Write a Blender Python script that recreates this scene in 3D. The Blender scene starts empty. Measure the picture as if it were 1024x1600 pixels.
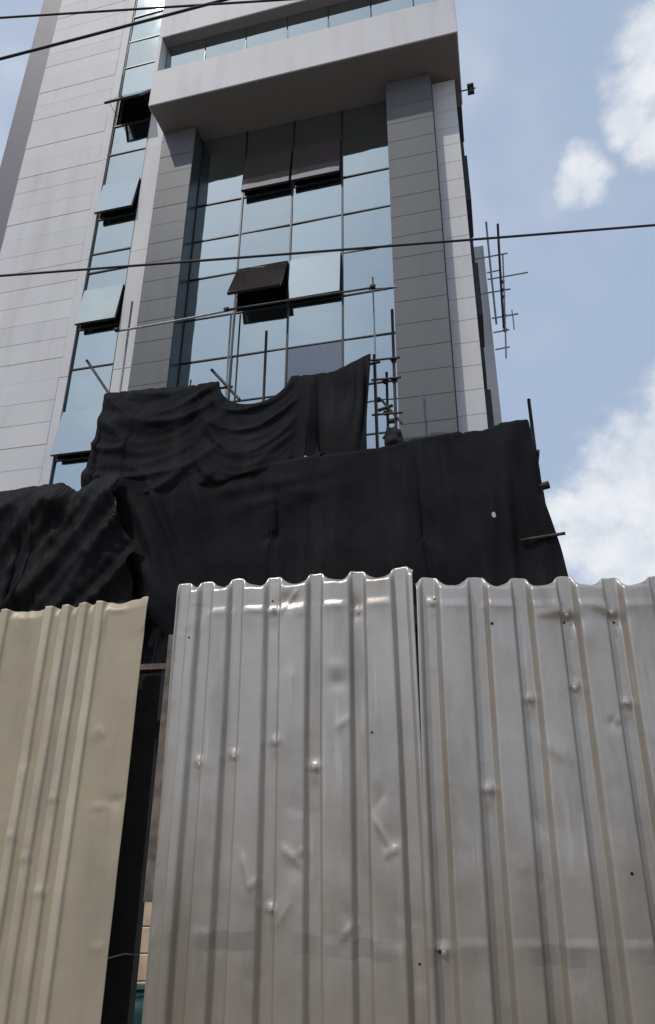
import bpy, math, random
import numpy as np
from mathutils import noise as mnoise, Vector

random.seed(7)
rng = np.random.default_rng(11)
C = bpy.context.scene.collection
SC = bpy.context.scene
PI = math.pi

# ------------------------------------------------------------------ camera
cam_d = bpy.data.cameras.new('camera')
cam = bpy.data.objects.new('camera', cam_d)
C.objects.link(cam)
cam.location = (0, 0, 1.55)
cam_d.sensor_fit = 'VERTICAL'
cam_d.sensor_height = 24.0
cam_d.lens = 24.0 * 1070 / 1600
cam_d.clip_start = 0.05
cam_d.clip_end = 3000
PITCH, ROLL = math.radians(22.7), math.radians(0.34)
# roll: right vector tips up by ROLL
cam.rotation_mode = 'QUATERNION'
from mathutils import Quaternion
cam.rotation_quaternion = (Quaternion((1, 0, 0), math.radians(90) + PITCH) @ Quaternion((0, 0, 1), ROLL))
SC.camera = cam

# ------------------------------------------------------------------ sky, sun, exposure
SUN_DIR = Vector((-0.679, -0.655, 1.40)).normalized()      # towards the sun
SUN_EL = math.asin(SUN_DIR.z)
SUN_AZ = math.atan2(SUN_DIR.x, SUN_DIR.y)
W = bpy.data.worlds.new('World')
SC.world = W
W.use_nodes = True
wt = W.node_tree
wt.nodes.clear()
wo = wt.nodes.new('ShaderNodeOutputWorld')
bgd = wt.nodes.new('ShaderNodeBackground')
sky = wt.nodes.new('ShaderNodeTexSky')
sky.sky_type = 'NISHITA'
sky.sun_disc = False
sky.sun_elevation = SUN_EL
sky.sun_rotation = SUN_AZ
sky.air_density = 1.0
sky.dust_density = 2.5
sky.ozone_density = 1.0
bgd.inputs['Strength'].default_value = 0.15
tc = wt.nodes.new('ShaderNodeTexCoord')


def wmath(op, a, b=None, c=None, clamp=False):
    n = wt.nodes.new('ShaderNodeMath')
    n.operation = op
    n.use_clamp = clamp
    for i, v in enumerate((a, b, c)):
        if v is None:
            continue
        if isinstance(v, (int, float)):
            n.inputs[i].default_value = v
        else:
            wt.links.new(v, n.inputs[i])
    return n.outputs[0]


def wramp(v, a, b, lo=0.0, hi=1.0):
    n = wt.nodes.new('ShaderNodeMapRange')
    n.interpolation_type = 'SMOOTHSTEP'
    wt.links.new(v, n.inputs[0])
    for i, x in enumerate((a, b, lo, hi)):
        n.inputs[i + 1].default_value = x
    return n.outputs[0]


def wnoise(vec, scale, detail=6, rough=0.55):
    n = wt.nodes.new('ShaderNodeTexNoise')
    n.inputs['Scale'].default_value = scale
    n.inputs['Detail'].default_value = detail
    n.inputs['Roughness'].default_value = rough
    wt.links.new(vec, n.inputs['Vector'])
    return n


# cumulus: puffs at infinity, their edges broken up by noise
warp_n = wnoise(tc.outputs['Generated'], 8.0, 3, 0.58)
wv = wt.nodes.new('ShaderNodeVectorMath'); wv.operation = 'SUBTRACT'
wt.links.new(warp_n.outputs['Color'], wv.inputs[0]); wv.inputs[1].default_value = (0.5, 0.5, 0.5)
ws = wt.nodes.new('ShaderNodeVectorMath'); ws.operation = 'SCALE'
wt.links.new(wv.outputs[0], ws.inputs[0]); ws.inputs['Scale'].default_value = 0.05
wa = wt.nodes.new('ShaderNodeVectorMath'); wa.operation = 'ADD'
wt.links.new(tc.outputs['Generated'], wa.inputs[0]); wt.links.new(ws.outputs[0], wa.inputs[1])
PUFFS = [
    (0.3543, 0.5028, 0.7884, 0.0323), (0.3608, 0.5367, 0.7627, 0.0332), (0.3558, 0.5689, 0.7415, 0.0288),
    (0.3819, 0.5754, 0.7232, 0.0303), (0.3455, 0.5845, 0.7342, 0.0154), (0.3085, 0.6141, 0.7264, 0.0215),
    (0.3249, 0.6212, 0.7131, 0.0225), (0.3050, 0.6337, 0.7109, 0.0230), (0.3313, 0.6331, 0.6996, 0.0175),
    (0.4196, 0.7960, 0.4363, 0.0464), (0.3996, 0.8197, 0.4103, 0.0513),
    (0.4287, 0.8258, 0.3665, 0.0760), (0.3713, 0.8523, 0.3683, 0.0521), (0.3408, 0.8826, 0.3238, 0.0527),
    (0.3931, 0.8688, 0.3009, 0.0686), (0.4511, 0.7620, 0.4647, 0.0495), (0.3252, 0.8716, 0.3667, 0.0354)]
pr = random.Random(3)
for k in range(10):                                        # more cumulus all round the rest of the sky
    az, el = pr.uniform(0.8, 2 * PI - 0.75), math.radians(pr.uniform(8, 50))
    for q in range(1):
        a, e = az + pr.uniform(-.07, .07), el + pr.uniform(-.03, .03)
        PUFFS.append((math.sin(a) * math.cos(e), math.cos(a) * math.cos(e), math.sin(e), pr.uniform(.05, .12)))
field = None
for (x, y, z, r) in PUFFS:
    n = wt.nodes.new('ShaderNodeVectorMath'); n.operation = 'DISTANCE'
    wt.links.new(wa.outputs[0], n.inputs[0]); n.inputs[1].default_value = (x, y, z)
    d = wmath('MULTIPLY_ADD', n.outputs['Value'], -1.0 / (1.62 * r), 1.0)
    field = d if field is None else wmath('MAXIMUM', field, d)
edge = wnoise(tc.outputs['Generated'], 23.0, 6, 0.65)
field = wmath('MULTIPLY_ADD', edge.outputs['Fac'], 1.2, wmath('ADD', field, -0.60))
dens = wramp(field, 0.0, 0.85)
wisp = wnoise(tc.outputs['Generated'], 3.2, 3, 0.6)
wispm = wramp(wisp.outputs['Fac'], 0.42, 0.80, 0.0, 0.45)
dens = wmath('MAXIMUM', wmath('MULTIPLY', dens, 0.9), wispm)
shade = wnoise(tc.outputs['Generated'], 11.0, 4, 0.6)
shm = wramp(shade.outputs['Fac'], 0.3, 0.65)
cc = wt.nodes.new('ShaderNodeMix'); cc.data_type = 'RGBA'
wt.links.new(shm, cc.inputs['Factor'])
cc.inputs['A'].default_value = (5.0, 5.35, 5.9, 1)
cc.inputs['B'].default_value = (6.5, 6.6, 6.8, 1)
mx = wt.nodes.new('ShaderNodeMix'); mx.data_type = 'RGBA'
wt.links.new(dens, mx.inputs['Factor'])
hz = wt.nodes.new('ShaderNodeMix'); hz.data_type = 'RGBA'          # milky humid air over the whole sky
hz.inputs['Factor'].default_value = 0.87
wt.links.new(sky.outputs[0], hz.inputs['A'])
hz.inputs['B'].default_value = (3.05, 3.75, 4.95, 1)
wt.links.new(hz.outputs['Result'], mx.inputs['A'])
wt.links.new(cc.outputs['Result'], mx.inputs['B'])
wt.links.new(mx.outputs['Result'], bgd.inputs['Color'])
wt.links.new(bgd.outputs[0], wo.inputs['Surface'])

sun_d = bpy.data.lights.new('sun', 'SUN')
sun_d.energy = 2.0
sun_d.angle = math.radians(0.6)
sun_d.color = (1.0, 0.95, 0.88)
sun = bpy.data.objects.new('sun', sun_d)
C.objects.link(sun)
sun.rotation_euler = SUN_DIR.to_track_quat('Z', 'Y').to_euler()
sun.location = (-20, -15, 40)

SC.cycles.max_bounces = 6
SC.cycles.diffuse_bounces = 3
SC.cycles.glossy_bounces = 3
SC.cycles.transmission_bounces = 2
SC.view_settings.view_transform = 'Standard'
SC.view_settings.look = 'None'
SC.view_settings.gamma = 1.0
SC.view_settings.exposure = -0.12
SC.view_settings.use_curve_mapping = False


# ------------------------------------------------------------------ materials
class NT:
    def __init__(s, name):
        s.m = bpy.data.materials.new(name)
        s.m.use_nodes = True
        s.t = s.m.node_tree
        s.b = s.t.nodes['Principled BSDF']
        s.out = s.t.nodes['Material Output']
        s.geo = s.t.nodes.new('ShaderNodeNewGeometry')
        s.oi = s.t.nodes.new('ShaderNodeObjectInfo')

    def lk(s, a, b):
        s.t.links.new(a, b)

    def noise(s, scale, detail=4, rough=.55, stretch=None, vec=None):
        n = s.t.nodes.new('ShaderNodeTexNoise')
        n.inputs['Scale'].default_value = scale
        n.inputs['Detail'].default_value = detail
        n.inputs['Roughness'].default_value = rough
        v = vec or s.geo.outputs['Position']
        if stretch:
            mp = s.t.nodes.new('ShaderNodeVectorMath'); mp.operation = 'MULTIPLY'
            s.lk(v, mp.inputs[0]); mp.inputs[1].default_value = stretch
            v = mp.outputs[0]
        s.lk(v, n.inputs['Vector'])
        return n.outputs['Fac']

    def rng(s, v, a, b, lo=0., hi=1.):
        n = s.t.nodes.new('ShaderNodeMapRange')
        n.interpolation_type = 'SMOOTHSTEP'
        s.lk(v, n.inputs[0])
        for i, x in enumerate((a, b, lo, hi)):
            n.inputs[i + 1].default_value = x
        return n.outputs[0]

    def math(s, op, a, b):
        n = s.t.nodes.new('ShaderNodeMath'); n.operation = op
        for i, v in enumerate((a, b)):
            if isinstance(v, (int, float)):
                n.inputs[i].default_value = v
            else:
                s.lk(v, n.inputs[i])
        return n.outputs[0]

    def mix(s, f, a, b):
        n = s.t.nodes.new('ShaderNodeMix'); n.data_type = 'RGBA'
        if isinstance(f, (int, float)):
            n.inputs['Factor'].default_value = f
        else:
            s.lk(f, n.inputs['Factor'])
        for k, v in (('A', a), ('B', b)):
            if isinstance(v, tuple):
                n.inputs[k].default_value = (*v, 1) if len(v) == 3 else v
            else:
                s.lk(v, n.inputs[k])
        return n.outputs['Result']

    def bump(s, h, strength=.3, dist=.01):
        n = s.t.nodes.new('ShaderNodeBump')
        n.inputs['Strength'].default_value = strength
        n.inputs['Distance'].default_value = dist
        s.lk(h, n.inputs['Height'])
        s.lk(n.outputs[0], s.b.inputs['Normal'])

    def col(s, v):
        if isinstance(v, tuple):
            s.b.inputs['Base Color'].default_value = (*v, 1)
        else:
            s.lk(v, s.b.inputs['Base Color'])

    def pbr(s, rough=.5, metal=0., spec=.5):
        s.b.inputs['Roughness'].default_value = rough
        s.b.inputs['Metallic'].default_value = metal
        s.b.inputs['Specular IOR Level'].default_value = spec


M = {}


def cladding(name, c, rough, var=.12):
    n = NT(name)
    streak = n.rng(n.noise(2.2, 5, .6, (1, 1, .12)), .45, .8)
    blot = n.noise(.5, 3)
    dk = tuple(x * (1 - var * 1.6) for x in c)
    lt = tuple(min(1, x * (1 + var * .5)) for x in c)
    base = n.mix(n.rng(blot, .3, .7), c, lt)
    base = n.mix(n.math('MULTIPLY', streak, .55), base, tuple(x * .93 if i else x * .95 for i, x in enumerate(dk)))
    pv = n.mix(n.oi.outputs['Random'], base, n.mix(.10, base, (0.2, .2, .21)))
    n.col(pv)
    n.pbr(rough, 0, .22)
    n.bump(n.noise(1.3, 2), .06, .05)
    M[name] = n.m


cladding('white_cladding', (.645, .635, .635), .6)
cladding('grey_cladding', (.140, .146, .152), .5)
cladding('shaded_flank_cladding', (.045, .055, .068), .25)  # pillar flank: its shade and reflected dark are painted into this colour
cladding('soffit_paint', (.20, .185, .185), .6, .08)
cladding('edge_cladding', (.17, .165, .185), .5, .08)


def net_creases(n):
    a = n.noise(3.4, 4, .55)
    r1 = n.rng(n.math('ABSOLUTE', n.math('SUBTRACT', a, .5), 0), 0, .10, 1, 0)
    b = n.noise(9, 4, .55)
    r2 = n.rng(n.math('ABSOLUTE', n.math('SUBTRACT', b, .5), 0), 0, .08, .35, 0)
    n.bump(n.math('ADD', r1, r2), .06, .03)


def plain(name, c, rough=.5, metal=0., var=.2, scale=6., bump=0.):
    n = NT(name)
    nz = n.noise(scale, 5, .6)
    n.col(n.mix(n.rng(nz, .3, .7), tuple(x * (1 - var) for x in c), tuple(min(1, x * (1 + var)) for x in c)))
    n.pbr(rough, metal)
    if bump:
        n.bump(nz, bump, .01)
    M[name] = n.m


plain('dark_core', (.03, .03, .032), .8)
plain('interior_paint', (.28, .27, .26), .9)
plain('pillar_joint', (.11, .115, .12), .8)
plain('joint_core', (.34, .34, .34), .8)
plain('mullion_metal', (.022, .026, .03), .4, .3)
plain('sash_metal', (.03, .034, .038), .4, .3)
plain('scaffold_steel', (.05, .045, .042), .55, .5, .4, 9.)
plain('pale_tube', (.30, .30, .31), .5, .3, .3, 9.)
plain('coupler_rust', (.045, .035, .03), .6, .6)
plain('timber', (.16, .115, .08), .8, 0., .35, 14., .4)
plain('grey_timber', (.19, .155, .13), .8, 0., .35, 14., .4)
plain('black_post', (.020, .017, .017), .5, .2)
plain('cable_rubber', (.012, .012, .013), .5)
plain('cream_plaster', (.62, .47, .33), .85)
plain('teal_plastic', (.025, .085, .075), .45)
plain('nail_metal', (.50, .48, .46), .5, .4)
plain('rag_cloth', (.014, .013, .015), .9)
plain('lamp_metal', (.03, .03, .032), .5, .3)
plain('rendered_wall', (.42, .42, .43), .75)


def glass(name, tint, dark, mirror):
    n = NT(name)
    # coated solar glass: dark body with a strong tinted mirror coat, each pane a little out of true
    n.t.nodes.remove(n.b)
    g = n.t.nodes.new('ShaderNodeBsdfGlossy')
    g.inputs['Roughness'].default_value = .03
    wob = n.noise(.9, 2)
    bp = n.t.nodes.new('ShaderNodeBump')
    bp.inputs['Strength'].default_value = .05
    bp.inputs['Distance'].default_value = .12
    n.lk(wob, bp.inputs['Height'])
    n.lk(bp.outputs[0], g.inputs['Normal'])
    tv = n.mix(n.oi.outputs['Random'], tint, tuple(x * .86 for x in tint))
    dust = n.rng(n.noise(3, 5, .6, (1, 1, .3)), .4, .75)
    n.lk(tv, g.inputs['Color'])
    d = n.t.nodes.new('ShaderNodeBsdfDiffuse')
    n.lk(n.mix(n.math('MULTIPLY', dust, .25), dark, (.20, .21, .21)), d.inputs['Color'])
    fr = n.t.nodes.new('ShaderNodeLayerWeight')
    fr.inputs['Blend'].default_value = .35
    f = n.rng(fr.outputs['Facing'], 0, 1, mirror, 1.0)
    mxs = n.t.nodes.new('ShaderNodeMixShader')
    n.lk(f, mxs.inputs[0]); n.lk(d.outputs[0], mxs.inputs[1]); n.lk(g.outputs[0], mxs.inputs[2])
    n.lk(mxs.outputs[0], n.out.inputs['Surface'])
    M[name] = n.m


glass('blue_glass', (.62, .71, .72), (.035, .042, .045), .84)
glass('grey_glass', (.40, .42, .46), (.04, .04, .045), .55)
glass('brown_reflection_glass', (.50, .46, .47), (.11, .095, .095), .45)  # brown reflection in the open sashes, put into the glass body colour

# shade netting: thin black woven plastic, a little see-through
n = NT('black_net')
nz = n.noise(5, 6, .65)
n.col(n.mix(n.rng(nz, .3, .75), (.007, .007, .008), (.016, .0155, .016)))
n.pbr(.65, 0, .10)
net_creases(n)
M['black_net'] = n.m
n = NT('sunlit_net')  # paler tone and vertical streaks stand in for sunlight on the net
nz = n.rng(n.noise(1.1, 5, .6), .3, .72)
n.col(n.mix(nz, (.010, .010, .011), (.030, .030, .031)))
n.col(n.mix(n.rng(n.noise(2.2, 5, .6, (1, 1, .15)), .5, .75, 0, .5), n.mix(nz, (.008, .008, .009), (.016, .016, .0175)), (.030, .030, .032)))
n.pbr(.75, 0, .06)
net_creases(n)
M['sunlit_net'] = n.m


def sheet_metal(name, c, c2, rough, metal, band=None, crest=None):
    n = NT(name)
    sep = n.t.nodes.new('ShaderNodeSeparateXYZ')
    tcn = n.t.nodes.new('ShaderNodeTexCoord')
    n.lk(tcn.outputs['Object'], sep.inputs[0])
    v = n.mix(n.rng(n.noise(1.6, 5, .6, (1, 1, .45)), .3, .7), c, c2)
    fine = n.noise(22, 6, .7)
    v = n.mix(n.rng(fine, .55, .8, 0, .35), v, tuple(x * .72 for x in c))
    dirt = n.rng(n.noise(3.0, 6, .6, (1.6, 1.6, .35)), .45, .75, 0, .60)
    v = n.mix(dirt, v, (.27, .235, .19))
    if crest:                                  # paint rubbed pale along the rib crests, patchy
        ca = n.t.nodes.new('ShaderNodeAttribute'); ca.attribute_name = 'crest'
        cw = n.math('MULTIPLY', n.rng(ca.outputs['Fac'], .5, .95), n.rng(n.noise(3.5, 4, .6, (1, 1, .5)), .30, .62, .15, .85))
        v = n.mix(cw, v, crest)
        stn = n.rng(n.noise(2.4, 6, .62, (1.2, 1.2, .5)), .50, .72, 0, .55)
        v = n.mix(stn, v, tuple(x * .62 for x in c))
    scr = n.rng(n.noise(26, 3, .5, (1, 1, .05)), .60, .72, 0, .30)
    scr = n.math('MULTIPLY', scr, n.rng(n.noise(2.2, 3), .45, .6))
    v = n.mix(scr, v, tuple(min(1, x * 1.6) for x in c2))
    scf = n.rng(n.noise(34, 3, .6, (.12, .12, 1)), .64, .72, 0, .35)
    scf = n.math('MULTIPLY', scf, n.rng(n.noise(3.1, 3), .58, .68))
    v = n.mix(scf, v, (.16, .145, .13))
    # splash of dust near the ground, broken upper edge
    low = n.t.nodes.new('ShaderNodeMath'); low.operation = 'ADD'
    n.lk(sep.outputs['Z'], low.inputs[0])
    n.lk(n.math('MULTIPLY', n.noise(4, 4), .6), low.inputs[1])
    v = n.mix(n.rng(low.outputs[0], 1.85, 1.0, 0, .50), v, (.38, .32, .24))
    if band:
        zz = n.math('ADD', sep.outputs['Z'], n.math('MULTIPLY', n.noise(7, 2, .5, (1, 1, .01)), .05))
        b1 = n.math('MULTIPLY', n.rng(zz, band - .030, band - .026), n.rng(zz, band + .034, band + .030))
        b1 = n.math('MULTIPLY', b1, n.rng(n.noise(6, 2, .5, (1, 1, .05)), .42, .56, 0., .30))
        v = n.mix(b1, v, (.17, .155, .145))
    n.col(v)
    n.pbr(rough, metal)
    n.lk(n.rng(n.noise(5, 5, .6), .3, .75, rough - .06, rough + .14), n.b.inputs['Roughness'])
    n.bump(n.noise(5, 4, .6, (1.3, 1.3, .5)), .24, .02)
    M[name] = n.m


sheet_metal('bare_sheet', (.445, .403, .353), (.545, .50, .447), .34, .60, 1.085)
sheet_metal('beige_sheet', (.40, .33, .225), (.455, .38, .265), .45, .15, None, (.60, .52, .39))

n = NT('dirt_ground')
gz = n.noise(.8, 8, .65)
v = n.mix(n.rng(gz, .35, .7), (.20, .165, .13), (.27, .235, .19))
v = n.mix(n.rng(n.noise(14, 5), .5, .75, 0, .5), v, (.12, .10, .085))
n.col(v); n.pbr(.95); n.bump(n.noise(20, 6, .7), .6, .02)
M['dirt_ground'] = n.m
n = NT('asphalt')
v = n.mix(n.rng(n.noise(1.2, 6, .6), .35, .7), (.12, .105, .09), (.17, .15, .13))
v = n.mix(n.rng(n.noise(120, 2), .5, .8, 0, .5), v, (.12, .115, .11))
n.col(v); n.pbr(.85); n.bump(n.noise(150, 2), .5, .006)
M['asphalt'] = n.m


# ------------------------------------------------------------------ mesh helpers
def mesh_obj(name, verts, faces, mat, parent=None, smooth=False, loc=(0, 0, 0)):
    me = bpy.data.meshes.new(name)
    me.from_pydata([tuple(map(float, v)) for v in verts], [], faces)
    me.materials.append(M[mat])
    if smooth:
        me.polygons.foreach_set('use_smooth', [True] * len(me.polygons))
    me.update()
    o = bpy.data.objects.new(name, me)
    C.objects.link(o)
    o.location = loc
    if parent:
        o.parent = parent
    return o


def box_vf(x0, x1, y0, y1, z0, z1, bev=0.):
    if bev <= 0:
        v = [(x0, y0, z0), (x1, y0, z0), (x1, y1, z0), (x0, y1, z0), (x0, y0, z1), (x1, y0, z1), (x1, y1, z1), (x0, y1, z1)]
        f = [(0, 3, 2, 1), (4, 5, 6, 7), (0, 1, 5, 4), (1, 2, 6, 5), (2, 3, 7, 6), (3, 0, 4, 7)]
        return v, f
    # front edges (y0) chamfered
    b = bev
    v = [(x0 + b, y0, z0 + b), (x1 - b, y0, z0 + b), (x1 - b, y0, z1 - b), (x0 + b, y0, z1 - b),
         (x0, y0 + b, z0), (x1, y0 + b, z0), (x1, y0 + b, z1), (x0, y0 + b, z1),
         (x0, y1, z0), (x1, y1, z0), (x1, y1, z1), (x0, y1, z1)]
    f = [(0, 1, 2, 3), (0, 4, 5, 1), (1, 5, 6, 2), (2, 6, 7, 3), (3, 7, 4, 0),
         (4, 8, 9, 5), (5, 9, 10, 6), (6, 10, 11, 7), (7, 11, 8, 4), (8, 11, 10, 9)]
    return v, f


class MB:
    def __init__(s):
        s.v, s.f = [], []

    def add(s, vf):
        k = len(s.v)
        s.v += vf[0]
        s.f += [tuple(i + k for i in q) for q in vf[1]]
        return s

    def box(s, *a, **k):
        return s.add(box_vf(*a, **k))

    def tube(s, pts, r, n=8, caps=True):
        pts = [Vector(p) for p in pts]
        rs = r if isinstance(r, (list, tuple)) else [r] * len(pts)
        k0 = len(s.v)
        up = Vector((0, 0, 1))
        for i, p in enumerate(pts):
            t = (pts[min(i + 1, len(pts) - 1)] - pts[max(i - 1, 0)]).normalized()
            a = t.cross(up if abs(t.z) < .9 else Vector((1, 0, 0))).normalized()
            b = t.cross(a)
            for j in range(n):
                th = 2 * PI * j / n
                q = p + (a * math.cos(th) + b * math.sin(th)) * rs[i]
                s.v.append(tuple(q))
        for i in range(len(pts) - 1):
            for j in range(n):
                s.f.append((k0 + i * n + j, k0 + i * n + (j + 1) % n, k0 + (i + 1) * n + (j + 1) % n, k0 + (i + 1) * n + j))
        if caps:
            s.f.append(tuple(k0 + j for j in range(n)))
            e = k0 + (len(pts) - 1) * n
            s.f.append(tuple(e + n - 1 - j for j in range(n)))
        return s

    def build(s, name, mat, parent=None, smooth=False, loc=(0, 0, 0)):
        return mesh_obj(name, s.v, s.f, mat, parent, smooth, loc)


def tag(o, label=None, cat=None, group=None, kind=None):
    for k, v in (('label', label), ('category', cat), ('group', group), ('kind', kind)):
        if v:
            o[k] = v
    return o


def empty(name, loc, rz=0.):
    o = bpy.data.objects.new(name, None)
    C.objects.link(o)
    o.location = loc
    o.rotation_euler = (0, 0, rz)
    o.empty_display_size = .3
    return o


def share(src, name, loc, parent, mat=None):
    o = bpy.data.objects.new(name, src.data)
    C.objects.link(o)
    o.location = loc
    o.parent = parent
    return o


# ------------------------------------------------------------------ ground
def grid_plane(name, x0, x1, y0, y1, z, mat):
    return mesh_obj(name, [(x0, y0, z), (x1, y0, z), (x1, y1, z), (x0, y1, z)], [(0, 1, 2, 3)], mat)


tag(grid_plane('ground', -900, 900, -900, 900, 0, 'dirt_ground'), kind='structure')
tag(grid_plane('road', -120, 120, -7.5, .9, .006, 'asphalt'), kind='structure')

# ------------------------------------------------------------------ the building, in its own frame:
# local x runs along the front to the right, local -y points out of the front, z up
YAW = math.radians(14.0)
DIST = 12.0
ORG = (DIST * math.sin(YAW), DIST * math.cos(YAW), 0)
B = empty('office_building', ORG, -YAW)
tag(B, 'unfinished multi-storey office building with white cladding, grey pillars and blue mirrored glazing', 'building')
TOP = 31.0


def bpart(name, u0, u1, d0, d1, z0, z1, mat, bev=0., parent=B):
    """d0 < d1: outward offsets (towards the street)"""
    return mesh_obj(name, *box_vf(u0, u1, -d1, -d0, z0, z1, bev), mat, parent)


PM = .6      # cladding module
GAP = .007


def panel_column(u0, u1, d, z0, z1, mat, first=None, thick=.035, mod=PM, jit=.001):
    src = None
    z = z0
    while z < z1 - .05:
        h = min(mod, z1 - z)
        dj = random.uniform(-jit, jit)
        if src is None or abs(h - mod) > 1e-6:
            o = mesh_obj('cladding_panel', *box_vf(u0 + GAP / 2, u1 - GAP / 2, 0, thick, GAP / 2, h - GAP / 2, .004), mat, B, loc=(0, -d + dj, z))
            if abs(h - mod) < 1e-6:
                src = o
        else:
            o = share(src, 'cladding_panel', (0, -d + dj, z), B)
        o.rotation_euler = (random.uniform(-.0008, .0008), 0, random.uniform(-.0006, .0006))
        z += h


# left white wall
bpart('wall_core', -12.28, -9.44, -.3, -.042, 0, TOP, 'joint_core')
panel_column(-12.3, -9.68, 0, .06, TOP, 'white_cladding')
panel_column(-9.68, -9.43, 0.006, .06, TOP, 'white_cladding', mod=3.6)
bpart('edge_strip', -13.4, -12.31, -11.0, -.32, 0, TOP, 'edge_cladding')
# pilaster between the window strip and the pillar
bpart('wall_core', -8.22, -7.47, -.3, -.042, 0, TOP, 'dark_core')
panel_column(-8.24, -7.455, 0.0, .06, TOP, 'white_cladding', mod=3.6)
# grey pillars (front and visible flank)
for (u0, u1) in ((-7.45, -6.50), (-1.46, -.36)):
    bpart('pillar_core', u0 + .04, u1 - .04, -.6, .455, 0, 17.88, 'pillar_joint')
    panel_column(u0, u1, .5, .0, 17.86, 'grey_cladding', mod=.585)
    src = None
    z = 0.
    while z < 17.8:
        h = min(.585, 17.86 - z)
        bpart('cladding_panel', u1 - .039, u1, -.5, .46, z + GAP / 2, z + h - GAP / 2, 'shaded_flank_cladding')
        bpart('cladding_panel', u0, u0 + .039, -.5, .46, z + GAP / 2, z + h - GAP / 2, 'grey_cladding')
        z += h
# right white pier and the flank
bpart('wall_core', -.34, .17, -.6, .155, 0, 17.88, 'dark_core')
panel_column(-.355, .2, .2, .0, 17.86, 'white_cladding', mod=.56)
bpart('flank_wall', -.2, .2, -13.0, -.605, 0, TOP, 'rendered_wall')
# canopy: white fascia box over the entrance bay
bpart('canopy_fascia', -7.47, .36, 1.0, 1.3, 17.905, 19.2, 'white_cladding', .012)
bpart('canopy_slab', -7.468, .358, -.6, .998, 17.95, 19.19, 'white_cladding')
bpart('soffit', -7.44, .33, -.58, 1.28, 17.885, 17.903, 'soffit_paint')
# upper storeys' frame
bpart('upper_fascia', -7.47, .36, 1.0, 1.3, 20.55, TOP, 'white_cladding', .012)
bpart('upper_slab', -7.468, .358, -.6, .998, 20.57, TOP - .1, 'white_cladding')
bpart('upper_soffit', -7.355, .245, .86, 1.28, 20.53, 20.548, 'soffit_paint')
bpart('frame_leg', -7.468, -7.36, -.4, 1.296, 19.202, 20.548, 'white_cladding')
bpart('frame_leg', .25, .358, -.4, 1.296, 19.202, 20.548, 'white_cladding')
# back, roof, floors: the dark shell of the rooms
bpart('back_wall', -12.9, .1, -13.0, -12.7, 0, TOP, 'rendered_wall')
bpart('roof', -12.9, .1, -12.7, -.7, TOP - .3, TOP - .01, 'rendered_wall')
for k, zf in enumerate((4.6, 8.2, 11.8, 15.4, 19.0, 22.6, 26.2)):
    bpart('floor_slab', -12.2, -.25, -12.6, -.75, zf - .15, zf + .1, 'interior_paint')
bpart('partition', -12.2, -.25, -4.2, -4.0, 0, TOP - .4, 'interior_paint')


def pane(u0, u1, d, z0, z1, mat='blue_glass', parent=B, wob=.004):
    o = mesh_obj('glass_pane', *box_vf(-(u1 - u0) / 2, (u1 - u0) / 2, 0, .012, -(z1 - z0) / 2, (z1 - z0) / 2), mat, parent,
                 loc=((u0 + u1) / 2, -d, (z0 + z1) / 2))
    o.rotation_euler = (random.uniform(-wob, wob), 0, random.uniform(-wob, wob))
    return o


def awning(u0, u1, d, ztop, h, ang, mat='blue_glass'):
    """top-hung sash swung out at the bottom, its pane a sub-part"""
    w = u1 - u0
    t = .035
    mb = MB()
    mb.box(-w / 2, w / 2, -.025, .03, -t, 0)
    mb.box(-w / 2, w / 2, -.025, .03, -h, -h + t)
    mb.box(-w / 2, -w / 2 + t, -.025, .03, -h + t, -t)
    mb.box(w / 2 - t, w / 2, -.025, .03, -h + t, -t)
    # stays
    fr = mb.build('awning_window', 'sash_metal', B, loc=((u0 + u1) / 2, -d - .03, ztop))
    fr.rotation_euler = (-ang, 0, 0)
    g = mesh_obj('glass_pane', *box_vf(-w / 2 + .004, w / 2 - .004, -.034, -.026, -h + .004, -.004), mat, fr)
    L = h * math.sin(ang)
    for sx in (-1, 1):
        MB().tube([(sx * (w / 2 - .02), .02, -h * .75), (sx * (w / 2 - .02), .02 + L * .72, -h * .55)], .008, 6).build('stay_arm', 'sash_metal', fr)
    # dark opening frame left in the wall
    fb = MB()
    fb.box(u0 - .008, u0 + .02, -d, -d + .10, ztop - h - .02, ztop + .02)
    fb.box(u1 - .02, u1 + .008, -d, -d + .10, ztop - h - .02, ztop + .02)
    fb.box(u0 + .02, u1 - .02, -d, -d + .10, ztop - h - .02, ztop - h + .02)
    fb.build('window_frame', 'sash_metal', B)
    return fr


def bars(name, items, mat='mullion_metal'):
    for a in items:
        bpart(name, *a, mat)


# left window strip ------------------------------------------------
SU0, SU1 = -9.41, -8.27
rows = [3.6, 4.8, 5.02, 6.2, 7.42, 8.62, 9.85, 11.07, 12.25, 13.42, 14.03, 14.65, 15.85, 17.05, 18.25, 19.4, 20.6, 21.9, 23.1, 24.3, 25.5, 26.7, 27.9, 29.1, 30.3]
rows = [z for z in rows if z != 5.02]
opened = {8.62: 8.5, 12.25: 8, 15.85: 9, 19.4: 30}
for a, b in zip(rows[:-1], rows[1:]):
    if a in opened:
        awning(SU0 + .02, SU1 - .02, -.05, b, b - a, math.radians(opened[a]))
    else:
        pane(SU0 + .005, SU1 - .005, -.06, a + .012, b - .012, wob=.008)
for z in rows:
    bpart('transom', SU0, SU1, -.13, -.035, z - .018, z + .018, 'mullion_metal')
for u in (SU0, SU1):
    bpart('mullion', u - .008, u + .008, -.14, -.032, 3.6, 30.3, 'mullion_metal')

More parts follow.
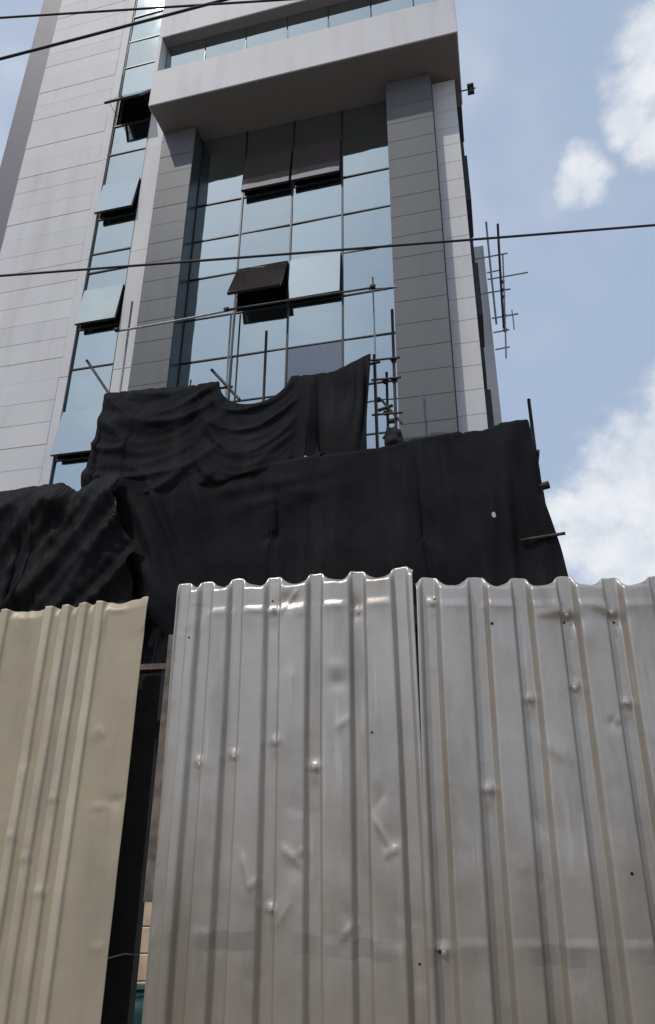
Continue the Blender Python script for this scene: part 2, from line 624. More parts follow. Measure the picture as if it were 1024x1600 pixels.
# main glazing ------------------------------------------------------
GD = 0.0
cols = [-6.49, -5.25, -3.94, -2.67, -1.47]
grow = [3.54, 4.74, 5.94, 7.14, 8.34, 9.54, 10.74, 11.94, 13.16, 14.35, 15.55, 17.87]
for ci in range(4):
    u0, u1 = cols[ci], cols[ci + 1]
    for a, b in zip(grow[:-1], grow[1:]):
        if ci == 1 and a == 11.94:
            awning(u0 + .03, u1 - .03, GD + .02, b, b - a, math.radians(24), 'brown_reflection_glass')
        elif ci == 2 and a == 11.94:
            awning(u0 + .03, u1 - .03, GD + .02, b, b - a, math.radians(5))
        elif ci in (1, 2) and a == 15.55:
            awning(u0 + .03, u1 - .03, GD + .02, 16.8, 16.8 - a, math.radians(6.5), 'brown_reflection_glass')
            pane(u0 + .01, u1 - .01, GD, 16.82, b - .01)
        else:
            mt = 'grey_glass' if (ci == 2 and a == 9.54) else 'blue_glass'
            pane(u0 + .012, u1 - .012, GD, a + .012, b - .012, mt, wob=.010)
for z in grow[:-1]:
    for ci in range(4):
        bpart('transom', cols[ci] + .022, cols[ci + 1] - .022, GD - .07, GD + .022, z - .014, z + .014, 'mullion_metal')
for u in cols:
    bpart('mullion', u - .02, u + .02, GD - .09, GD + .03, 3.54, 17.87, 'mullion_metal')

# loggia glass band above the canopy
lu = [-7.34, -6.2, -5.04, -3.9, -2.8, -1.69, -.62, .24]
for a, b in zip(lu[:-1], lu[1:]):
    pane(a + .012, b - .012, .98, 19.23, 20.52, wob=.003).rotation_euler.x += .055
for u in lu[1:-1]:
    bpart('mullion', u - .018, u + .018, .90, 1.0, 19.21, 20.525, 'mullion_metal')
bpart('transom', -7.33, .23, .91, .965, 19.202, 19.24, 'mullion_metal')

# base storey behind the netting
bpart('base_wall', -6.45, -1.5, -.25, -.02, 0, 3.52, 'rendered_wall')
bpart('base_wall', -9.40, -8.25, -.3, -.06, 0, 3.58, 'rendered_wall')

# flank windows on the right side: dark boxed frames standing proud of the wall
for k, z in enumerate([1.2 + 3.6 * q for q in range(8)]):
    for dd in (-2.1, -4.6, -7.1):
        mb = MB()
        dz, dy = 1.55, 1.3
        y0, y1 = -dd - dy / 2, -dd + dy / 2
        mb.box(.201, .36, y0, y0 + .07, z, z + dz)
        mb.box(.201, .36, y1 - .07, y1, z, z + dz)
        mb.box(.201, .36, y0 + .07, y1 - .07, z, z + .07)
        mb.box(.201, .36, y0 + .07, y1 - .07, z + dz - .07, z + dz)
        mb.box(.201, .30, y0 + .07, y1 - .07, z + dz * .5 - .03, z + dz * .5 + .03)
        w = mb.build('flank_window', 'sash_metal', B)
        for (za, zb) in ((z + .07, z + dz * .5 - .03), (z + dz * .5 + .03, z + dz - .07)):
            mesh_obj('glass_pane', *box_vf(.205, .225, y0 + .07, y1 - .07, za, zb), 'grey_glass', w)
# stair tower standing out at the back of the flank
bpart('stair_tower', .205, .80, -12.9, -8.4, 0, 20.5, 'white_cladding')


# ------------------------------------------------------------------ small lamp bracket on the flank
def in_b(u, d, z):
    return Vector(ORG) + Vector((math.cos(YAW), -math.sin(YAW), 0)) * u + Vector((-math.sin(YAW), -math.cos(YAW), 0)) * d + Vector((0, 0, z))


lb = empty('floodlight', in_b(.36, -.2, 17.92), -YAW)
tag(lb, 'small dark double floodlight bracket sticking out from the canopy corner', 'floodlight')
mb = MB(); mb.tube([(-.05, 0, .0), (.34, 0, .0)], .018, 6); mb.build('arm', 'lamp_metal', lb)
for zz in (-.11, .11):
    mb = MB(); mb.box(.14, .30, -.05, .05, zz - .035, zz + .035); mb.box(.20, .24, -.03, .03, min(0, zz), max(0, zz))
    mb.build('lamp_head', 'lamp_metal', lb)


# ------------------------------------------------------------------ scaffolds
def pole(parent, name, p, q, r, mat, bend=.01):
    """p, q in building frame (u, d, z)"""
    P = [Vector((p[0], -p[1], p[2])), Vector((q[0], -q[1], q[2]))]
    n = 6
    off = Vector((random.uniform(-bend, bend), random.uniform(-bend, bend), random.uniform(-bend, bend) * .6))
    pts = [P[0].lerp(P[1], i / n) + off * math.sin(PI * i / n) for i in range(n + 1)]
    return MB().tube(pts, r, 8).build(name, mat, parent, True)


def coupler(parent, u, d, z, r=.045):
    mb = MB()
    mb.box(u - r, u + r, -d - r * .9, -d + r * .9, z - r * .8, z + r * .8, .012)
    mb.tube([(u - r * 1.5, -d - r * .5, z), (u + r * 1.5, -d - r * .5, z)], r * .25, 6)
    return mb.build('coupler', 'coupler_rust', parent)


S = empty('front_scaffold', ORG, -YAW)
tag(S, 'tube scaffold in front of the glazing, its poles rising above the black nets', 'scaffold')
SD = 1.95
std = [(-8.6, 6.4), (-6.83, 8.75), (-5.4, 8.2), (-3.69, 9.71), (-1.323, 9.76), (.83, 7.55)]
for u, zt in std:
    pole(S, 'standard', (u, SD, 0), (u + random.uniform(-.03, .03), SD, zt), .027, 'scaffold_steel')
pole(S, 'standard', (-1.50, SD - .1, 0), (-1.47, SD - .1, 8.5), .024, 'scaffold_steel')
pole(S, 'standard', (-1.62, SD + .05, 0), (-1.66, SD + .05, 8.80), .024, 'scaffold_steel')
pole(S, 'standard', (-4.57, 1.6, 0), (-4.62, 1.6, 10.55), .020, 'pale_tube')
pole(S, 'standard', (-4.40, 1.6, 0), (-4.42, 1.6, 10.50), .018, 'scaffold_steel')
pole(S, 'standard', (-6.92, 1.5, 0), (-6.98, 1.5, 11.4), .022, 'pale_tube')
pole(S, 'standard', (-1.62, 1.7, 0), (-1.70, 1.7, 10.8), .016, 'pale_tube')
pole(S, 'ledger', (-7.0, 1.9, 10.33), (-4.45, 1.9, 10.40), .022, 'pale_tube', .02)
pole(S, 'ledger', (-4.6, 1.93, 10.39), (-1.62, 1.93, 10.35), .020, 'scaffold_steel', .02)
pole(S, 'ledger', (-1.75, 1.9, 10.36), (-1.2, 1.9, 10.30), .018, 'pale_tube', .0)
pole(S, 'brace', (-7.43, 2.08, 9.57), (-6.80, 2.08, 8.68), .026, 'scaffold_steel', 0)
pole(S, 'brace', (-4.72, 2.08, 8.92), (-4.12, 2.08, 8.18), .028, 'scaffold_steel', 0)
for z in (8.66, 8.25, 7.55):
    pole(S, 'ledger', (-1.72, SD + .06, z + .02), (-1.2, SD + .06, z), .02, 'scaffold_steel', 0)
for z in (6.55, 4.9, 3.0):
    pole(S, 'ledger', (-8.8, SD + .07, z), (-4.1, SD + .07, z - .03), .025, 'scaffold_steel')
    pole(S, 'ledger', (-4.3, SD + .12, z), (.80, SD + .12, z - .0), .025, 'scaffold_steel')
pole(S, 'ledger', (-6.9, SD + .07, 8.6), (-4.3, SD + .07, 8.52), .025, 'scaffold_steel')
pole(S, 'ledger', (-3.2, SD + .07, 8.45), (-1.55, SD + .07, 8.62), .025, 'scaffold_steel')
pole(S, 'ledger', (.45, 2.70, 4.87), (1.04, 2.74, 4.91), .024, 'scaffold_steel', 0)
pole(S, 'ledger', (.55, 2.55, 5.66), (.93, 2.55, 5.74), .06, 'coupler_rust', 0)
for u in (-8.6, -6.83, -3.69, -1.32, .83):
    for z in (4.9, 6.55):
        pole(S, 'transom_tube', (u + .05, SD + .2, z - .05), (u + .05, 1.32, z - .05), .022, 'scaffold_steel', 0)
        coupler(S, u, SD + .04, z)
for u, z in ((-4.57, 10.39), (-1.66, 10.36), (-1.323, 8.66), (-1.323, 8.25), (-1.48, 8.25), (-1.48, 7.62), (-1.62, 7.9), (-1.4, 7.45), (-6.95, 10.33)):
    coupler(S, u, SD + .0, z, .042)
pole(S, 'brace', (-1.55, SD + .05, 7.85), (-1.22, SD + .05, 7.35), .022, 'scaffold_steel', 0)
pole(S, 'brace', (-1.62, SD + .05, 7.65), (-1.36, SD + .05, 7.72), .03, 'coupler_rust', 0)
for k in range(3):                                          # boards of the working platform
    mesh_obj('board', *box_vf(-6.7, -3.3, -1.86 + k * .23, -1.66 + k * .23, 6.66, 6.70), 'grey_timber', S)
    mesh_obj('board', *box_vf(-3.25, -1.2, -1.86 + k * .23, -1.66 + k * .23, 6.66, 6.70), 'grey_timber', S)

# scrap of net knotted round the scaffold by the right pillar
def blob(name, c, rad, mat, parent, seed, flat=(1, 1, 1)):
    import bmesh
    bm = bmesh.new()
    bmesh.ops.create_icosphere(bm, subdivisions=3, radius=1)
    for v in bm.verts:
        p = v.co.copy()
        k = 1 + .55 * mnoise.noise(p * 1.6 + Vector((seed, 0, 0))) + .3 * mnoise.noise(p * 4 + Vector((0, seed, 0)))
        v.co = Vector((p.x * flat[0], p.y * flat[1], p.z * flat[2])) * rad * k + Vector(c)
    me = bpy.data.meshes.new(name); bm.to_mesh(me); bm.free()
    me.materials.append(M[mat])
    me.polygons.foreach_set('use_smooth', [True] * len(me.polygons))
    o = bpy.data.objects.new(name, me); C.objects.link(o); o.parent = parent
    return o


rg = blob('knotted_rag', (-1.38, -2.0, 7.08), .15, 'rag_cloth', None, 3.1, (1.1, .7, 1.3))
rg.location = ORG; rg.rotation_euler = (0, 0, -YAW)
tag(rg, 'dark bundle of net knotted on the scaffold beside the right grey pillar', 'rag')

# hung scaffold on the flank
S2 = empty('side_scaffold', ORG, -YAW)
tag(S2, 'thin pole scaffold hung on the right flank against the sky', 'scaffold')
pole(S2, 'standard', (.98, -8.0, 21.2), (.95, -8.0, 16.6), .036, 'pale_tube')
pole(S2, 'standard', (1.38, -8.0, 21.0), (1.18, -8.0, 16.4), .044, 'scaffold_steel')
pole(S2, 'standard', (1.40, -7.6, 19.2), (1.12, -7.6, 14.9), .026, 'pale_tube')
for z, a, b in ((18.6, .82, 2.2), (18.0, .85, 1.55), (19.6, .85, 1.6), (16.9, .82, 1.7), (16.3, .82, 1.35), (15.6, .82, 1.3), (18.9, .82, 1.3)):
    pole(S2, 'ledger', (.3 if a > .83 else a, -8.05, z), (b, -8.05, z + .03), .026, 'pale_tube', 0)
pole(S2, 'standard', (1.50, -7.9, 17.0), (1.50, -7.9, 16.2), .02, 'pale_tube')
for z in (17.7, 18.0, 18.35, 16.9, 16.3):
    coupler(S2, 1.2 + (z - 16) * .05, -8.0, z, .055)


# ------------------------------------------------------------------ netting: a small position-based cloth solver
def dense(pins, gap=.022, droop=.0, seed=0, skip=()):
    r = random.Random(seed)
    out = []
    for a, b in zip(pins[:-1], pins[1:]):
        out.append(a)
        if any(abs(a[0] - q) < 1e-6 for q in skip):
            continue
        k = int((b[0] - a[0]) / gap)
        for i in range(1, k):
            t = i / k
            out.append(tuple(a[c] * (1 - t) + b[c] * t + (r.uniform(-droop, droop) if c == 3 else 0) for c in range(4)))
    out.append(pins[-1])
    return out


def ridge(x, p=2.5):
    return (.5 + .5 * math.cos(x * 2 * PI)) ** p


def nz2(u, z, s, k):
    return mnoise.noise((u * s, z * s, k))


def bell(x, c, w):
    return math.exp(-((x - c) / w) ** 2)


def crease(a, b, fa, fb, k, p=3.):
    """irregular ridges that run along b"""
    return max(0., 1 - 2.2 * abs(mnoise.noise((a * fa, b * fb, k)))) ** p


def fold_upper(u, z):
    """curved swags between the tied peaks"""
    out = 0.
    for uc, hw, sag, amp in ((-5.65, 1.2, .45, .13), (-3.83, .72, .42, .10)):
        k = (u - uc) / hw
        if abs(k) < 1.2:
            w = (8.65 - z) - sag * (1 - k * k)
            m = max(0., 1 - abs(k) ** 6 * .3)
            out += amp * m * crease(w, u, 1.7, .45, 3.7 + uc)
            out += amp * .3 * m * crease(w, u, 4.5, .9, 1.7 + uc, 2.)
    return out + .05 * nz2(u, z, 1.1, 5.)


def fold_wide(u, z):
    m = bell(u, -3.35, .95) * bell(z, 6.12, .42)
    out = .13 * m * crease(z - .2 * u, u, 3.2, .6, 2.)
    m = bell(u, .35, .5)
    out += .12 * m * crease(u - .06 * z, z, 2.4, .25, 4.4)
    m = bell(u, -5.2, .8)
    out += .16 * m * crease(u + .5 * z, z, 1.8, .4, 6.1)
    return out + .05 * nz2(u, z, .8, 9.) + .03 * crease(u + .3 * z, z - u * .3, 1.1, .35, 12.)


def fold_left(u, z):
    a, b = u * .75 - z * .66, u * .66 + z * .75
    return .30 * crease(a, b, 1.05, .22, 3.3, 2.) + .12 * crease(a, b, 2.6, .5, 8.3, 2.) + .05 * crease(b, a, 1.6, .8, 1.1, 3.)


def cloth(name, n, m, pins, lens, slackx, d0, steps=160, wind=0., seed=0, amp=.05, dmin=None, holes=(), extra=None, shear=0., swags=(), fold=None, mat='black_net'):
    """pins: list of (s, u, d, z) along the top edge; lens(s) length of the drop; slackx(s) width slack; building frame"""
    r = np.random.default_rng(seed)
    s = np.linspace(0, 1, n + 1)
    ps = np.array([p[0] for p in pins])
    top = np.stack([np.interp(s, ps, [p[k] for p in pins]) for k in (1, 2, 3)], 1)     # u d z
    L = np.array([lens(x) for x in s])
    t = np.linspace(0, 1, m + 1)
    X = np.zeros((n + 1, m + 1, 3))
    X[:, :, 0] = top[:, None, 0] + shear * t[None, :] * L[:, None]
    X[:, :, 1] = top[:, None, 1]
    X[:, :, 2] = top[:, None, 2] - L[:, None] * t[None, :]
    sl = np.array([slackx(x) for x in (s[:-1] + s[1:]) / 2])
    free = np.array([any(a <= x <= b for a, b in swags) for x in (s[:-1] + s[1:]) / 2])
    rx = np.linalg.norm(np.diff(top, axis=0), axis=1)[:, None] * (1.003 + (sl[:, None] - 1.003) * np.where(free[:, None], 1., np.clip(t[None, :] * 5, 0, 1)))
    if shear:
        rx = np.abs(np.diff(X[:, :, 0], axis=0)) * sl[:, None]
        rx = np.maximum(rx, 1e-3)
    ry = (L[:, None] / m) * np.ones((1, m)) * math.sqrt(1 + shear * shear)
    # smooth random buckling to seed the folds
    nz = np.zeros((n + 1, m + 1))
    for k in range(14):
        fx, ft, ph = r.uniform(2, 16), r.uniform(.2, 2.2), r.uniform(0, 6.28)
        nz += np.sin(fx * 6.28 * s[:, None] + ft * 6.28 * t[None, :] + ph) / (1 + fx * .12)
    X[:, :, 1] += amp * nz / 3
    pinmask = np.zeros((n + 1, m + 1), bool)
    pinpos = X.copy()
    for p in pins:
        i = int(round(p[0] * n))
        pinmask[i, 0] = True
        pinpos[i, 0] = p[1:]
        X[i, 0] = p[1:]
    for (ss, tt, u, d, z) in (extra or ()):
        i, j = int(round(ss * n)), int(round(tt * m))
        pinmask[i, j] = True
        pinpos[i, j] = (u, d, z)
    w = np.where(pinmask, 0., 1.)[:, :, None]
    V0 = X.copy()
    g = np.array([0, wind, -9.8]) * (1 / 40) ** 2

    def solve(A, Bx, wa, wb, rest, k):
        d = Bx - A
        ln = np.linalg.norm(d, axis=2, keepdims=True) + 1e-9
        c = (ln - rest[:, :, None]) / ln * d * k / (wa + wb + 1e-9)
        return A + c * wa, Bx - c * wb

    diag = np.sqrt(((rx[:, :-1] + rx[:, 1:]) / 2) ** 2 + ((ry[:-1] + ry[1:]) / 2) ** 2)
    for it in range(steps):
        nX = X + (X - V0) * .93 + g * w
        V0 = X
        X = nX
        # ease the pins to their places
        a = min(1., (it + 1) / (steps * .4))
        X = np.where(pinmask[:, :, None], (1 - a) * X * 1. + a * pinpos, X)
        for q in range(7):
            for par in (0, 1):
                A, Bx = X[par:-1:2], X[par + 1::2]
                k = min(len(A), len(Bx))
                A2, B2 = solve(A[:k], Bx[:k], w[par:-1:2][:k], w[par + 1::2][:k], rx[par::2][:k], .9)
                X[par:-1:2][:k] = A2; X[par + 1::2][:k] = B2
                A, Bx = X[:, par:-1:2], X[:, par + 1::2]
                k = min(A.shape[1], Bx.shape[1])
                A2, B2 = solve(A[:, :k], Bx[:, :k], w[:, par:-1:2][:, :k], w[:, par + 1::2][:, :k], ry[:, par::2][:, :k], .9)
                X[:, par:-1:2][:, :k] = A2; X[:, par + 1::2][:, :k] = B2
            if q % 2 == 0:
                A2, B2 = solve(X[:-1, :-1], X[1:, 1:], w[:-1, :-1], w[1:, 1:], diag, .12)
                X[:-1, :-1] = A2; X[1:, 1:] = B2
                A2, B2 = solve(X[1:, :-1], X[:-1, 1:], w[1:, :-1], w[:-1, 1:], diag, .12)
                X[1:, :-1] = A2; X[:-1, 1:] = B2
        if dmin is not None:
            X[:, :, 1] = np.maximum(X[:, :, 1], dmin)
        # a touch of bending stiffness
        lap = (X[:-2] + X[2:]) / 2 - X[1:-1]
        X[1:-1] += lap * .10 * w[1:-1]
        lap = (X[:, :-2] + X[:, 2:]) / 2 - X[:, 1:-1]
        X[:, 1:-1] += lap * .10 * w[:, 1:-1]
    for i in range(n + 1):
        for j in range(m + 1):
            u, z = X[i, j, 0], X[i, j, 2]
            X[i, j, 1] += (fold(u, z) if fold else 0) * min(1, j / 4)
    verts = [(X[i, j, 0], -X[i, j, 1], X[i, j, 2]) for i in range(n + 1) for j in range(m + 1)]
    faces = []
    for i in range(n):
        for j in range(m):
            c = X[i:i + 2, j:j + 2].reshape(-1, 3).mean(0)
            if any(abs(c[0] - hu) < hr and abs(c[2] - hz) < hr2 for hu, hz, hr, hr2 in holes):
                continue
            a = i * (m + 1) + j
            faces.append((a, a + m + 1, a + m + 2, a + 1))
    o = mesh_obj(name, verts, faces, mat, None, True)
    o.location = ORG
    o.rotation_euler = (0, 0, -YAW)
    sm = o.modifiers.new('sub', 'SUBSURF'); sm.levels = 1; sm.render_levels = 1
    so = o.modifiers.new('thick', 'SOLIDIFY'); so.thickness = .004; so.offset = 0
    return o


# upper net on the working platform
up_pins = [(0, -6.88, 2.12, 8.70), (.04, -6.70, 2.12, 8.69), (.20, -5.87, 2.10, 8.67), (.32, -5.21, 2.10, 8.62), (.455, -4.51, 2.14, 8.60),
           (.72, -3.16, 2.10, 8.52), (.80, -2.75, 2.08, 8.50), (.87, -2.35, 2.10, 8.50), (1.0, -1.70, 2.12, 8.76)]


def up_len(s):
    return float(np.interp(s, [0, .05, .3, .5, .68, .74, .80, .88, 1.0], [2.0, 2.25, 2.3, 2.1, 1.55, .92, .92, 1.6, 2.05]))


def up_slack(s):
    if s < .46:
        return 1.05
    if s < .72:
        return 1.09
    if s < .8:
        return 1.05
    return 1.30


o = cloth('shade_net', 110, 54, dense(up_pins, 1 / 110, .012, 1, (.455,)), up_len, up_slack, 2.1, steps=190, seed=4, amp=.08, dmin=1.98, wind=2.5, swags=((.455, .72),), fold=fold_upper, mat='sunlit_net',
          extra=[(0, 1, -6.76, 2.15, 6.95), (.12, 1, -6.2, 2.18, 6.88), (.24, 1, -5.6, 2.15, 6.86), (.42, 1, -4.65, 2.15, 6.86), (.56, 1, -3.95, 2.15, 6.98), (1, 1, -1.70, 2.12, 6.88), (.88, 1, -2.25, 2.12, 7.05)])
tag(o, 'smaller black net swagged between scaffold poles below the open window', 'netting', 'black nets on the scaffold')

# wide lower net
lo_pins = [(0, -6.02, 2.62, 6.60), (.10, -5.25, 2.6, 6.52), (.25, -4.10, 2.6, 6.52), (.34, -3.4, 2.6, 6.54), (.43, -2.69, 2.6, 6.60), (.50, -2.1, 2.6, 6.60), (.58, -1.545, 2.6, 6.61),
           (.66, -.94, 2.6, 6.70), (.76, -.254, 2.6, 6.74), (.80, .08, 2.6, 6.71), (.84, .324, 2.6, 6.81), (.88, .747, 2.6, 6.83),
           (.91, .80, 2.35, 6.70), (.955, .80, 1.6, 6.6), (1., .78, .7, 6.6)]
ex = []
for tt, zz, flare in ((.10, 6.2, 0.03), (.22, 5.55, .04), (.45, 4.25, .40), (.70, 2.85, .80), (1., 1.1, 1.20)):
    ex.append((.88, tt, .76 + flare, 2.6 + flare * .1, zz))
for ss, u in ((.10, -5.2), (.25, -4.1), (.43, -2.7), (.58, -1.55), (.70, -.75), (.80, .1)):
    ex.append((ss, 1., u + (.5 if ss > .7 else .1), 2.75, 1.1))
ex += [(.36, .24, -3.22, 2.66, 5.42), (.66, .30, -.94, 2.68, 5.08), (.10, .45, -4.85, 2.6, 4.2), (0, .22, -5.75, 2.55, 5.42), (.0, .45, -5.6, 2.5, 4.3), (0, 1., -5.4, 2.5, 1.1), (.76, .5, -.2, 2.66, 4.1)]
o = cloth('shade_net', 140, 64, dense(lo_pins, 1 / 140, .014, 2), lambda s: 5.75, lambda s: 1.06 if s < .40 else (1.02 if s < .78 else 1.10), 2.6, steps=150, seed=9, amp=.10, dmin=2.1 if False else None,
          mat='sunlit_net', fold=fold_wide, holes=[(.03, 5.12, .026, .045), (-.42, 5.2, .02, .03), (.72, 4.92, .02, .03), (-3.0, 5.45, .02, .025), (-2.95, 5.2, .015, .02), (-.38, 4.72, .018, .03), (-1.9, 5.6, .015, .02), (.12, 5.25, .015, .03)], extra=ex)
tag(o, 'wide black net wall stretched along the scaffold to the right corner', 'netting', 'black nets on the scaffold')

# left net, gathered and hanging in slanting folds
le_pins = [(0, -10.4, 2.6, 6.55), (.22, -9.3, 2.6, 6.60), (.40, -8.37, 2.6, 6.57), (.62, -7.08, 2.62, 6.60), (.70, -6.80, 2.6, 6.41),
           (.84, -6.35, 2.7, 6.58), (.92, -6.1, 2.75, 6.62), (1., -5.9, 2.72, 6.60)]
ex = [(0, 1, -11.4, 2.9, 1.1), (.3, 1, -10.2, 3.0, 1.1), (.6, 1, -8.4, 3.0, 1.2), (.85, 1, -6.6, 3.0, 1.2), (1, 1, -5.15, 2.9, 1.2), (1, .5, -5.15, 2.8, 4.2), (1, .25, -5.35, 2.8, 5.3)]
o = cloth('shade_net', 110, 60, dense(le_pins, 1 / 110, .02, 3), lambda s: 5.7, lambda s: 1.28, 2.6, steps=170, seed=21, amp=.22, extra=ex, fold=fold_left)
tag(o, 'crumpled black net hanging in slanting folds at the left, above the beige sheet', 'netting', 'black nets on the scaffold')


in_pins = [(0, -6.5, 1.82, 6.62), (.5, -5.2, 1.80, 6.5), (1., -3.8, 1.82, 6.6)]  # extra net added behind the gap so that it stays dark
o = cloth('shade_net', 48, 40, dense(in_pins, 1 / 48, .02, 5), lambda s: 5.6, lambda s: 1.12, 1.8, steps=80, seed=33, amp=.1,
          extra=[(0, 1, -6.5, 1.8, 1.1), (.5, 1, -5.2, 1.85, 1.1), (1, 1, -3.8, 1.8, 1.1)])
tag(o, 'added backing net that keeps the gap dark between the slanting left net and the wide net', 'netting', 'black nets on the scaffold')


# ------------------------------------------------------------------ sheet fences
def sstep(a, b, x):
    t = np.clip((x - a) / (b - a), 0, 1)
    return t * t * (3 - 2 * t)


def vnoise(U, Z, s, seed):
    out = np.empty(U.shape)
    for idx, u in np.ndenumerate(U):
        out[idx] = mnoise.noise((u * s, Z[idx] * s, seed))
    return out


def corrugated(name, parent, width, height, ribs, rib_h, rib_w, mat, dents, top_lip=.02, seed=0., fan=0., topfn=None, du=.0042, dz=.014, soft=False, buckle=.004, lips=True):
    """sheet in local coords: x along the fence, -y to the street, z up"""
    nu, nz = int(width / du), int(height / dz)
    u = np.linspace(0, width, nu + 1)
    z = np.concatenate([np.linspace(0, height - .08, nz), np.linspace(height - .08, height, 14)[1:]])
    U, Z = np.meshgrid(u, z, indexing='ij')
    D = np.zeros_like(U)                       # outward
    rib = np.zeros_like(U)
    for c in ribs:
        wob = .0035 * np.sin(Z * 2.1 + c * 9 + seed)
        rr = np.abs(U - c - wob)
        if soft:
            rib = np.maximum(rib, .5 + .5 * np.cos(np.clip(rr / rib_w, 0, 1) * PI))
        else:
            rib = np.maximum(rib, 1 - sstep(rib_w * .48, rib_w * .96, rr))
    D += rib * rib_h
    cu, cz = np.arange(0, width + .05, .05), np.arange(0, height + .06, .05)
    GU, GZ = np.meshgrid(cu, cz, indexing='ij')
    low = vnoise(GU, GZ * .6, 3.2, seed) * buckle + vnoise(GU, GZ, 8., seed + 5) * buckle * .4
    iu = np.clip(U / .05, 0, len(cu) - 1.001); iz = np.clip(Z / .05, 0, len(cz) - 1.001)
    a, b = iu.astype(int), iz.astype(int)
    fu, fz = sstep(0, 1, iu - a), sstep(0, 1, iz - b)
    D += (low[a, b] * (1 - fu) + low[a + 1, b] * fu) * (1 - fz) + (low[a, b + 1] * (1 - fu) + low[a + 1, b + 1] * fu) * fz
    dU, dZ = np.zeros_like(U), np.zeros_like(U)
    for dn in dents:
        kind, x, zz, rx, rz, amp = dn[:6]
        ang = dn[6] if len(dn) > 6 else 0.
        px, pz = U - x, Z - zz
        ca, sa = math.cos(ang), math.sin(ang)
        qx, qz = px * ca + pz * sa, -px * sa + pz * ca
        if kind == 'g':                        # round dent or bulge
            D += amp * np.exp(-(qx / rx) ** 2 - (qz / rz) ** 2)
        elif kind == 'c':                      # crease: sharp ridge line fading at both ends
            D += amp * np.exp(-np.abs(qz) / rz) * np.exp(-(qx / rx) ** 4)
        elif kind == 's':                      # step: metal bent along a line, relaxing below
            D += amp * sstep(0, .12, -qz / rz + .12) * np.exp(-np.clip(-qz / rz, 0, None)) * np.exp(-(qx / rx) ** 4) * (qz < rz * .12)
    rr_ = random.Random(int(seed * 10))
    for k in range(26):                        # small knocks all over
        x, zz, an = rr_.uniform(0, width), rr_.uniform(.6, height - .1), rr_.uniform(-1.4, 1.4)
        ca, sa = math.cos(an), math.sin(an)
        qx, qz = (U - x) * ca + (Z - zz) * sa, -(U - x) * sa + (Z - zz) * ca
        l, wd, am = rr_.uniform(.015, .05), rr_.uniform(.006, .012), rr_.uniform(-.004, .004)
        D += am * np.exp(-np.abs(qz) / wd) * np.exp(-(qx / l) ** 4) + am * .8 * np.exp(-(qx / (l * 1.5)) ** 2 - ((qz - .02) / .03) ** 2)
    if lips:
        # top edge: the flats curl back and dip between the ribs
        valley = (1 - rib)
        e = np.clip((Z - (height - .045)) / .045, 0, 1)
        near = np.min(np.stack([np.abs(U - c) for c in ribs]), 0)
        cup = np.clip(1 - ((near - .09) / .065) ** 2, 0, 1) * valley        # cupped middle of each flat
        e2 = np.clip((Z - (height - .055)) / .055, 0, 1)
        D -= valley * e ** 1.25 * top_lip * .7 + cup * e2 ** 1.3 * top_lip * 1.8
        dZ -= valley * e * top_lip * .3 + cup * e2 * top_lip * .85
    jag = np.array([.006 * mnoise.noise((x * 25, 3.3, seed)) + .010 * mnoise.noise((x * 4, 1.3, seed)) for x in u])
    if topfn is not None:
        jag = jag + np.array([topfn(x) for x in u])
    dZ += jag[:, None] * sstep(height - .25, height, Z)
    X = U + dU + fan * (Z - 1.5)
    Zf = Z + dZ
    m = len(z)
    verts = np.stack([X, -D, Zf], 2).reshape(-1, 3)
    faces = [(i * m + j, (i + 1) * m + j, (i + 1) * m + j + 1, i * m + j + 1) for i in range(nu) for j in range(m - 1)]
    o = mesh_obj(name, verts, faces, mat, parent, True)
    at_ = o.data.attributes.new('crest', 'FLOAT', 'POINT')
    at_.data.foreach_set('value', np.clip(rib, 0, 1).reshape(-1).astype(np.float32))
    so = o.modifiers.new('thick', 'SOLIDIFY'); so.thickness = .0012; so.offset = 1

    def at(x, zz):
        i = int(round(np.clip(x / width, 0, 1) * nu)); j = int(np.argmin(np.abs(z - zz)))
        return verts[i * m + j]
    return o, at


def nail_mesh():
    mb = MB()
    mb.tube([(0, .004, 0), (0, -.001, 0)], .0085, 12)
    mb.tube([(0, -.001, 0), (0, -.0022, 0), (0, -.003, 0)], [.005, .0045, .003], 10)
    return mb


NAIL = None


def nail(parent, p):
    global NAIL
    if NAIL is None:
        NAIL = nail_mesh().build('nail', 'nail_metal', parent, False, tuple(p))
        return NAIL
    return share(NAIL, 'nail', tuple(p), parent)


def fence_frame(yawdeg, dist, u):
    y = math.radians(yawdeg)
    return (u * math.cos(y) + dist * math.sin(y), -u * math.sin(y) + dist * math.cos(y), 0), -y


def rib_dent(x, z, a=-.008):
    """a nail driven through a rib crushes it locally"""
    return [('g', x, z, .024, .012, a), ('c', x, z + .006, .022, .006, .006), ('g', x, z - .03, .02, .03, .004)]


